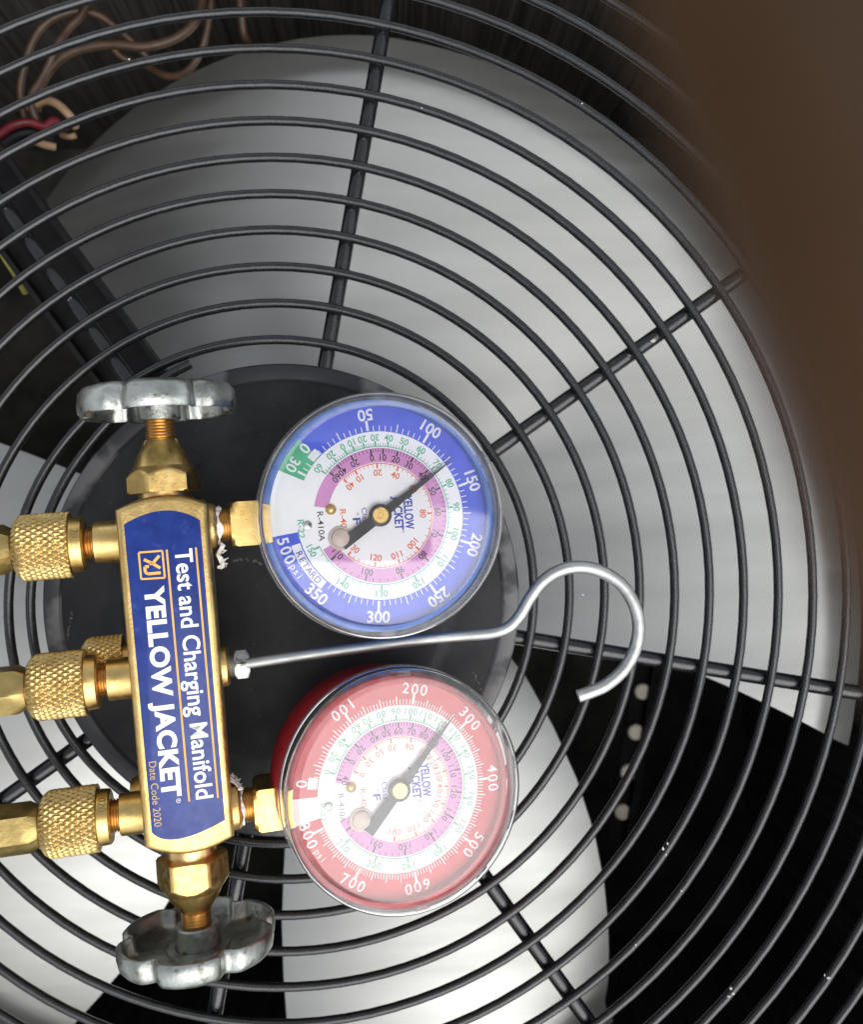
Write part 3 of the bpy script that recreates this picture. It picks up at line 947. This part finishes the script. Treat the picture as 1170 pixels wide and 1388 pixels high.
# ---- gauges
def gauge(cpx, cz, nrm, kind, stem_px):
    n = Vector(nrm).normalized()
    e1 = (V - n * V.dot(n)).normalized()
    e2 = n.cross(e1)
    hr = CR @ Vector((1, 0, 0)); hr = (hr - n * hr.dot(n)).normalized()
    OFF = math.degrees(math.atan2(hr.dot(e2), hr.dot(e1)))
    c = at(*cpx, cz)
    S = 4.70                                              # dial pixels per mm
    gp = part('gauge', gset)
    gp['label'] = {'blue': 'blue low pressure gauge reading about 130 psi', 'red': 'red high pressure gauge reading about 270 psi'}[kind]
    def gl(x, y, w):
        return c + e1 * x + e2 * y + n * w
    case_m = M['case_' + kind]
    # stem block and neck from the manifold
    x_n0, x_n1, x_end, yy = stem_px
    ob = boss((x_n0 - 10, yy), 6.9, vst(x_n0, yy))
    m = MB(); tp = []; d = vst(x_n0, yy) - 1
    while d < vst(x_n1, yy) + 1:
        tp += [(d, 4.9), (d + 0.35, 5.35), (d + 0.7, 4.9)]; d += 0.72
    lathe(m, tp, ob, V, 40, ref=Wn); build('stem_thread', m, M['copper_brass'], gp)
    m = MB()
    hexnut(m, vst(x_n1, yy), vst(x_end, yy) + 3, 6.75, ob, V, Wn, c0=(7.6, 1.4), sides=4, rot=rad(45 + (0 if kind == 'blue' else -6)), n=64, steps=16)
    build('stem_block', m, M['brass'], gp, sharp=25)
    # case
    Rc = 33.4
    m = MB()
    lathe(m, [(-37, 0.05), (-37, 27), (-36.2, 30.5), (-34.4, 33.2), (-32, Rc + 0.9), (-9.6, Rc + 0.9), (-9.2, Rc + 0.7), (-7.9, Rc + 0.8), (-7.6, Rc + 0.2), (-2.2, Rc + 0.2), (-1.95, Rc - 0.1), (-1.95, Rc - 1.3), (-2.2, Rc - 1.5), (-5.4, Rc - 1.5)], c, n, 128, ref=e1, cap=False)
    build('case', m, case_m, gp, sharp=40)
    # dial
    DW = -4.5
    m = MB(); lathe(m, [(DW - 0.8, 0.05), (DW - 0.8, 32.86), (DW, 32.86), (DW, 0.02)], c, n, 128, ref=e1, cap=False)
    dial = build('dial', m, M['dial_white'], gp, sharp=30)

    def pt(rp, ang, w):
        a = rad(ang + OFF)
        return gl(rp / S * math.cos(a) + (0.55 if rp < 150 else 0.0), rp / S * math.sin(a), w)
    def ring(m, r0, r1, a0, a1, w, n_=None):
        k = n_ or max(2, int(abs(a1 - a0) / 2.5))
        vs_ = []
        for i in range(k + 1):
            a = a0 + (a1 - a0) * i / k
            vs_ += [pt(r0, a, w), pt(r1, a, w)]
        fs = []
        for i in range(k):
            q = [2 * i, 2 * i + 1, 2 * i + 3, 2 * i + 2]
            fs.append(q if a1 > a0 else q[::-1])
        m.add(vs_, fs, False)
    def tick(m, ang, r0, r1, wid, w):
        a = rad(ang + OFF)
        er = e1 * math.cos(a) + e2 * math.sin(a)
        et = n.cross(er) * (wid / S / 2)
        p0, p1 = pt(r0, ang, w), pt(r1, ang, w)
        m.add([p0 - et, p1 - et, p1 + et, p0 + et], [[0, 1, 2, 3]], False)
    def num(m, s, rp, ang, capx, bold, w, spacing=1.0, width=None):
        a = rad(ang + OFF)
        er = e1 * math.cos(a) + e2 * math.sin(a)
        et = n.cross(er)
        if er.dot(e1) >= -0.005:          # upper half of the dial as it is read: feet towards the centre
            text(m, s, pt(rp, ang, w), -et, er, capx / S, width, bold, 'c', spacing)
        else:
            text(m, s, pt(rp, ang, w), et, -er, capx / S, width, bold, 'c', spacing)
    D = DW + 0.03
    if kind == 'blue':
        T = [(0, 139), (50, 99.4), (100, 59.8), (150, 20.8), (200, -17), (250, -54.3), (300, -91.5), (350, -130)]
        band = (137.6, -168.3)
        step, mid, last = 5, 25, 345
    else:
        T = [(0, 173.5), (100, 126.3), (200, 81), (300, 41.5), (400, 2.6), (500, -38.2), (600, -79.3), (700, -118.5), (800, -157)]
        band = (181.6, -164.2)
        step, mid, last = 5, 25, 800
    m = MB(); ring(m, 115.5, 154.3, band[1], band[0], D)
    build('pressure_band', m, M['dial_' + kind], dial)
    m = MB(); ring(m, 73, 92.6, -149.5 if kind == 'blue' else -156, 173 if kind == 'blue' else 171, D)
    build('temperature_band', m, M['dial_purple'], dial)
    wm = MB(); rm = MB()
    E2 = D + 0.03
    if kind == 'blue':
        m = MB(); ring(m, 115.5, 154.3, 137.6, 156.6, D)
        build('vacuum_band', m, M['dial_green'], dial)
        ring(wm, 117, 128, 135.5, 142.5, E2)
        ring(wm, 117.2, 129.5, -161, -129.6, E2)
        m = MB()
        for i, ch in enumerate('RETARD'):
            num(m, ch, 123.2, -154.5 + i * 3.95, 8.6, 0.012, E2 + 0.03)
        build('lettering', m, M['ink_blue'], dial)
        for q in (146, 149.5, 153):
            tick(wm, q, 116, 124 if q != 153 else 128, 1.3 if q != 153 else 3, E2)
    else:
        ring(wm, 117, 130, 169.5, 176.5, E2)
    p = 0
    while p <= last:
        a = interp([(x, y) for x, y in T], p)
        if p % (50 if kind == 'blue' else 100) == 0 and p > 0:
            tick(wm, a, 117, 131, 3.4, E2)
        elif p % mid == 0 and p > 0:
            tick(wm, a, 116.3, 127.5, 1.5, E2)
        elif p > 0:
            tick(wm, a, 116.3, 123.5, 1.15, E2)
        p += step
    for pv, a in T:
        if kind == 'blue':
            if pv == 0:
                num(wm, '0', 138, 139.5, 14.5, 0.02, E2); num(wm, '30', 138, 151, 14, 0.02, E2)
            elif pv == 350:
                num(wm, '350', 138.5, -129.5, 15, 0.02, E2)
            else:
                num(wm, str(pv), 139, a, 15, 0.022, E2)
        else:
            num(wm, str(pv), 138.5, a if pv != 800 else -157.5, 14.5, 0.010, E2, 1.25)
    if kind == 'blue':
        for i, ch in enumerate('500'):
            num(wm, ch, 138, -165 + i * 5.4, 14.5, 0.018, E2)
        for i, ch in enumerate('psi'):
            num(wm, ch, 138, -149.5 + i * 3.2, 9.5, 0.0, E2)
    else:
        for i, ch in enumerate('psi'):
            num(wm, ch, 138, -146.5 + i * 2.9, 9, 0.0, E2)
    build('pressure_scale', wm, M['white_print'], dial)

    if kind == 'blue':
        GS = [('60', 144), ('20', 130.5), ('0', 120), ('10', 113), ('20', 104.5), ('30', 95), ('40', 84.7), ('50', 72.6), ('60', 58.5), ('70', 42.3), ('80', 25.3), ('90', 6.8), ('100', -14), ('110', -36), ('120', -61), ('130', -89.5), ('140', -119.4), ('150', -153)]
        KS = [('60', 141), ('40', 132), ('20', 117.5), ('0', 99.6), ('10', 88.5), ('20', 75.5), ('30', 61), ('40', 44), ('50', 25.2), ('60', 4), ('70', -18), ('80', -43.3), ('90', -71), ('100', -103.8), ('110', -138.5)]
        OS = [('40', 137), ('10', 121), ('20', 95), ('40', 70.6), ('60', 39.5), ('80', 2.8), ('100', -41.7), ('110', -68.5), ('120', -97), ('130', -130)]
        pv_a, tip, tl = 37.6, 127, 66
    else:
        GS = [('0', 164), ('20', 152.6), ('40', 139.8), ('60', 126), ('70', 116), ('80', 104.8), ('90', 93.2), ('100', 81.2), ('110', 69), ('120', 55.8), ('130', 41.2), ('140', 25.3), ('150', 8.2), ('160', -11.6), ('170', -33.2), ('180', -56.8), ('190', -83.3), ('200', -110.2), ('210', -138.5)]
        KS = [('40', 168), ('0', 149), ('20', 134.6), ('40', 117), ('50', 104.4), ('60', 91.5), ('70', 78), ('80', 64.2), ('90', 50.6), ('100', 32.4), ('110', 14), ('120', -7), ('130', -30.6), ('140', -56), ('150', -85), ('160', -114.7), ('170', -146)]
        OS = [('0', 157), ('30', 138.4), ('50', 120), ('70', 101), ('90', 76.5), ('110', 51.4), ('120', 34), ('130', 17.2), ('140', -1), ('150', -21.5), ('160', -44.5), ('170', -70), ('180', -96.5)]
        pv_a, tip, tl = 51.0, 126, 70
    nb = 0.014 if kind == 'blue' else 0.004
    sp = 1.0 if kind == 'blue' else 1.15
    def scale(tab, rline, din, rnum, mat, nm, capx, line=True):
        m = MB()
        for s, a in tab:
            num(m, s, rnum, a, capx, nb, D + 0.05, sp)
        sg = 1 if din > 0 else -1
        for (s0, a0), (s1, a1) in zip(tab, tab[1:]):
            if (rline, s0) == (94.5, '60') and a0 > 140:
                pass
            for i in range(5):
                a = a0 + (a1 - a0) * i / 5
                tick(m, a, rline, rline + din * (1.0 if i == 0 else 0.62), 2.4 if i == 0 else 0.8, D + 0.05)
        tick(m, tab[-1][1], rline, rline + din, 2.6, D + 0.05)
        if line:
            ring(m, rline - 0.55, rline + 0.55, tab[-1][1], tab[0][1], D + 0.045)
        build(nm, m, M[mat], dial)
    scale(GS, 94.8, 7.4, 107, 'ink_green', 'green_scale', 8.6)
    scale(KS, 91.6, -7.6, 79.6, 'ink_black', 'black_scale', 8.2, False)
    scale(OS, 71.3, -6.6, 58.5, 'ink_orange', 'orange_scale', 8.2)
    # words: they run down the picture, feet towards the stem
    def word(s, x, y0, y1, capx, mat, bold, nm='lettering'):
        m = MB()
        text(m, s, gl(x / S, -(y0 + y1) / 2 / S, D + 0.05), -e2, e1, capx / S, (y1 - y0) / S, bold)
        build(nm, m, M[mat], dial)
    if kind == 'blue':
        word('R-22', -108, -2, 23, 8, 'ink_green', 0.01)
        word('R-410A', -81, -11, 29, 8, 'ink_black', 0.005)
        word('R-404A', -50, -12, 30, 8, 'ink_orange', 0.005)
        word('Class 1', -20.5, -12, 20, 7, 'ink_blue', 0.0)
        word('F', -32, 1, 10, 10, 'ink_blue', 0.02)
        word('o', -29, -6, -2.5, 4, 'ink_blue', 0.0)
        word('YELLOW', 41, -25, 22, 11.5, 'ink_blue', 0.03)
        word('JACKET', 26.5, -25, 22, 11.5, 'ink_blue', 0.03)
        word('R', 31.5, 23.5, 26.5, 3, 'ink_blue', 0.0)
    else:
        word('R-22', -107, 3, 27, 7.5, 'ink_green', -0.005)
        word('R-410A', -81, -6, 33, 8, 'ink_black', -0.008)
        word('R-404A', -50, -8, 33, 8, 'ink_orange', -0.005)
        word('Class 1', -19, -13, 18, 7, 'ink_blue', 0.0)
        word('F', -31, 2, 11, 10, 'ink_blue', 0.02)
        word('o', -28, -5, -1.5, 4, 'ink_blue', 0.0)
        word('YELLOW', 41, -30, 17, 11.5, 'ink_blue', 0.03)
        word('JACKET', 26.5, -28, 17, 11.5, 'ink_blue', 0.03)
        word('R', 31, 20, 23, 3, 'ink_blue', 0.0)
    # pins on the dial
    def pin(x, y, prof, mat, nm):
        m = MB(); lathe(m, prof, gl(x / S, y / S, DW), n, 32, ref=e1, cap=False); build(nm, m, M[mat], dial, sharp=40)
    pin(-66, 13, [(0, 1.6), (0.7, 1.5), (1.2, 0.95), (1.35, 0.02)], 'brass', 'dial_pin')
    pin(-99, -6 if kind == 'blue' else -8, [(0, 1.3), (0.4, 1.25), (0.55, 0.9), (0.55, 0.02)], 'zinc', 'dial_screw')
    pin(-56, -27 if kind == 'blue' else -33, [(0, 3.5), (0.5, 3.5), (0.7, 3.3), (0.7, 2.9), (1.1, 2.7), (1.6, 2.6), (1.9, 2.2), (1.95, 0.02)], 'rubber', 'fill_plug')
    # needle
    a = rad(pv_a + OFF)
    ed = e1 * math.cos(a) + e2 * math.sin(a); et = n.cross(ed)
    m = MB()
    zt, zb = DW + 1.75, DW + 1.4
    prof = [(-tl, 8.2), (-10, 7.6), (14, 6.4), (40, 4.4), (tip * 0.62, 3.0), (tip, 0.3)] if kind == 'blue' else [(-tl, 8.2), (-10, 7), (15, 7), (21, 8.2), (24, 5.2), (70, 3.2), (76, 4.3), (82, 3.3), (tip, 0.3)]
    vs_ = []
    for (q, h) in prof:
        p_ = c + ed * (q / S)
        vs_ += [p_ + et * (h / S) + n * zt, p_ - et * (h / S) + n * zt, p_ + et * (h / S) + n * zb, p_ - et * (h / S) + n * zb]
    fs = []
    for i in range(len(prof) - 1):
        b_ = 4 * i
        fs += [[b_, b_ + 1, b_ + 5, b_ + 4], [b_ + 3, b_ + 2, b_ + 6, b_ + 7], [b_ + 2, b_, b_ + 4, b_ + 6], [b_ + 1, b_ + 3, b_ + 7, b_ + 5]]
    fs += [[0, 2, 3, 1]]
    m.add(vs_, fs, False)
    lathe(m, [(DW + 1.2, 3.3), (DW + 2.1, 3.25), (DW + 2.2, 2.9), (DW + 2.2, 2.2)], c, n, 40, ref=e1, cap=False)
    nd = build('needle', m, M['needle'], gp, sharp=30)
    m = MB(); lathe(m, [(DW, 1.2), (DW + 1.9, 2.5), (DW + 2.4, 2.45), (DW + 2.6, 2.2), (DW + 2.6, 0.8), (DW + 2.45, 0.7), (DW + 2.45, 0.02)], c, n, 40, ref=e1, cap=False)
    build('pivot_cap', m, M['brass'], nd, sharp=30)
    # brass socket seen through the clear rim on the stem side
    m = MB()
    k = 14
    vs_ = []; fs = []
    for i in range(k + 1):
        aa = rad(180 - 9.5 + 19 * i / k)
        for r_, w_ in ((31.7, -4.2), (31.7, -1.72), (33.75, -1.72), (33.75, -4.2)):
            vs_.append(gl(r_ * math.cos(aa), r_ * math.sin(aa), w_))
    for i in range(k):
        for q in range(4):
            q2 = (q + 1) % 4
            fs.append([4 * i + q, 4 * i + q2, 4 * i + 4 + q2, 4 * i + 4 + q])
    m.add(vs_, fs, True)
    build('socket_rim', m, M['brass'], gp, sharp=40)
    # clear snap-on lens
    m = MB()
    cL = c + n * 1.0 + e1 * (0.7 if kind == 'blue' else 1.3)
    lathe(m, [(0, 0.02), (0, 15), (0, 31.4)], cL, n, 160, ref=e1, cap=False, smooth=False)
    lathe(m, [(-1.5, 31.4), (-1.5, 15), (-1.5, 0.02)], cL, n, 160, ref=e1, cap=False, smooth=False)
    lens = build('lens', m, M['lens'], gp, sharp=20)
    m = MB()
    prof = [(0, 31.4), (0.02, 31.6), (0.16, 31.95), (0.30, 32.4), (0.36, 33.0), (0.25, 33.8), (-0.15, 34.9), (-0.9, 35.5), (-2.2, 35.7), (-8.0, 35.8), (-8.3, 36.2), (-9.6, 36.3), (-9.9, 36.0), (-9.9, 35.2), (-2.6, 35.0), (-1.4, 34.4), (-0.8, 33.1), (-1.1, 32.2), (-1.45, 31.6), (-1.5, 31.4)]
    lathe(m, prof, cL, n, 160, ref=e1, cap=False)
    lens_rim = build('lens_rim', m, M['lens_rim'], gp, sharp=40)
    for aa in ((88, -92, 172, 188) if kind == 'blue' else (86, -86, 170, 189)):
        m = MB()
        a = rad(aa)
        er = e1 * math.cos(a) + e2 * math.sin(a); tt = n.cross(er)
        box(m, cL + er * 34.6 + n * (-4.2), er, tt, n, 1.0, 1.9 if abs(aa) < 120 else 0.7, 2.6)
        build('lens_tab', m, M['lens_rim'], lens_rim)
    return gp, c, n, ob

gB, cB, nB, obB = gauge((518, 698), 54, (0.175, 0.03, 1), 'blue', (294, 313, 366, 713))
gR, cR, nR, obR = gauge((545, 1074), 50, (0.25, 0.05, 1), 'red', (327, 344, 396, 1093))

# ---- frayed thread tape at both gauge stems
def tape(ob, d, r, tail, seed, parent, wid):
    rnd = random.Random(seed)
    m = MB()
    n_ = 40
    vs_, fs = [], []
    for i in range(n_ + 1):
        ph = -1.9 + 3.8 * i / n_
        w = wid * (0.55 + 0.45 * math.sin(i * 0.5 + seed)) + 0.25
        rr = r + 0.18 * math.sin(i * 1.7)
        for dd in (-w / 2, w / 2):
            vs_.append(ob + V * (d + dd + 0.25 * math.sin(i * 0.35)) + (Wn * math.cos(ph) + U * math.sin(ph)) * rr)
    for i in range(n_):
        fs.append([2 * i, 2 * i + 1, 2 * i + 3, 2 * i + 2])
    m.add(vs_, fs, True)
    P = [Vector(q) for q in tail]
    for s in range(9):
        q = [p + Vector((rnd.uniform(-0.55, 0.55), rnd.uniform(-0.4, 0.4), rnd.uniform(-0.5, 0.5))) for p in P]
        tube(m, catmull(q, 5), [0.42 * (0.55 + 0.45 * rnd.random()) for _ in range(len(catmull(q, 5)))], 6)
    for s in range(12):
        b_ = rnd.choice(P[1:])
        q = [b_ + Vector((rnd.uniform(-.4, .4), rnd.uniform(-.4, .4), 0)), b_ + Vector((rnd.uniform(0.2, 1.6), rnd.uniform(-1, 1), rnd.uniform(-.4, .6))), b_ + Vector((rnd.uniform(0.6, 2.2), rnd.uniform(-1.2, 1.2), rnd.uniform(-.6, .6)))]
        tube(m, catmull(q, 4), 0.16, 5)
    build('thread_tape', m, M['tape'], parent, sharp=60)

zt = obB.z
tape(obB, vst(297, 713), 5.9, [at(302, 738, zt + 3), at(298, 746, zt), at(296, 752, zt - 3), at(300, 760, zt - 4), at(302, 766, zt - 4), at(297, 769, zt - 4)], 3, gB, 2.0)
zt = obR.z
tape(obR, vst(329, 1093), 5.75, [at(326, 1068, zt + 2), at(322, 1062, zt), at(316, 1058, zt - 1), at(311, 1053, zt - 2)], 5, gR, 0.9)

# ================================================================== the photographer's fingertip close to the lens
def camp(px, py, dist):
    """point at a distance in front of the lens"""
    return CAM + ray(px, py) * dist
hand = thing('person', 'dark blurred fingertip of the photographer across the upper right corner', 'person', camp(1500, 100, 20))
RT = CR @ Vector((1, 0, 0)); UPV = CR @ Vector((0, 1, 0)); FW = CR @ Vector((0, 0, -1))
dd = 19.0
edge = [camp(826, -40, dd), camp(1090, 750, dd)]
ev = (edge[1] - edge[0]).normalized()
nv = (FW.cross(ev)).normalized()
if nv.dot(RT) < 0:
    nv = -nv
FR = 7.6
def fp(t, off, dep=0.0):       # t along the edge (mm), off from the edge towards the corner
    return edge[0] + ev * t + nv * off + FW * dep
mesh = bpy.data.meshes.new('finger')
joints = [(fp(24, FR, 0), 5.0), (fp(19, FR, 0), 7.0), (fp(8, FR, 0), FR), (fp(-6, FR + .2, 0.5), FR + .1), (fp(-18, FR + 1, 0.0), FR + .8), (fp(-36, FR + 4, -4), 8.6), (fp(-48, FR + 8, -8), 9.6), (fp(-72, FR + 18, -22), 11), (fp(-100, FR + 30, -36), 22)]
mesh.from_pydata([((p - Vector(hand['_org'])) * MM)[:] for p, r in joints], [(i, i + 1) for i in range(len(joints) - 1)], [])
fo = bpy.data.objects.new('hand', mesh)
COL.objects.link(fo)
fo.parent = hand
sk = fo.modifiers.new('skin', 'SKIN')
for i, (p, r) in enumerate(joints):
    mesh.skin_vertices[0].data[i].radius = (r * MM, r * MM)
mesh.skin_vertices[0].data[len(joints) - 1].use_root = True
sk.use_smooth_shade = True
ss = fo.modifiers.new('sub', 'SUBSURF'); ss.levels = 3; ss.render_levels = 3
bpy.context.view_layer.update()
dg = bpy.context.evaluated_depsgraph_get()
me2 = bpy.data.meshes.new_from_object(fo.evaluated_get(dg))
me2.name = 'hand'
me2.materials.clear(); me2.materials.append(M['skin'])
fo.modifiers.clear()
fo.data = me2
for p_ in me2.polygons:
    p_.use_smooth = True

# the phone that took the picture: its dark back is mirrored in the gauge lenses
def cp(x, y, z):
    return CAM + RT * x + UPV * y - FW * z
phone = thing('phone', 'dark phone held overhead, mirrored in the upper half of the blue gauge lens', 'phone', cp(60, 27, 1))
def rslab(x0, x1, y0, y1, r, z0, z1, bev):
    m = MB()
    def loop(ins, z):
        pts = []
        for cx, cy, a0 in ((x1 - r, y1 - r, 0), (x0 + r, y1 - r, 90), (x0 + r, y0 + r, 180), (x1 - r, y0 + r, 270)):
            for i in range(9):
                a = rad(a0 + i * 11.25)
                pts.append(cp(cx + math.cos(a) * (r - ins), cy + math.sin(a) * (r - ins), z))
        return pts
    Ls = [loop(bev, z0), loop(0, z0 + bev), loop(0, z1 - bev), loop(bev, z1)]
    n_ = len(Ls[0])
    m.v = [p for l in Ls for p in l]
    for i in range(3):
        for k in range(n_):
            k2 = (k + 1) % n_
            m.f.append([i * n_ + k, i * n_ + k2, (i + 1) * n_ + k2, (i + 1) * n_ + k]); m.sm.append(True)
    m.f.append(list(range(n_))[::-1]); m.sm.append(False)
    m.f.append([3 * n_ + k for k in range(n_)]); m.sm.append(False)
    return m
build('phone_body', rslab(-11, 132, -10, 60, 9, 2.6, 10.2, 1.2), M['glass_black'], phone)
build('camera_bump', rslab(-8, 16, -7, 7, 5, 1.4, 2.7, 0.4), M['matte_black'], phone)

for o in bpy.data.objects:
    if '_org' in o:
        del o['_org']
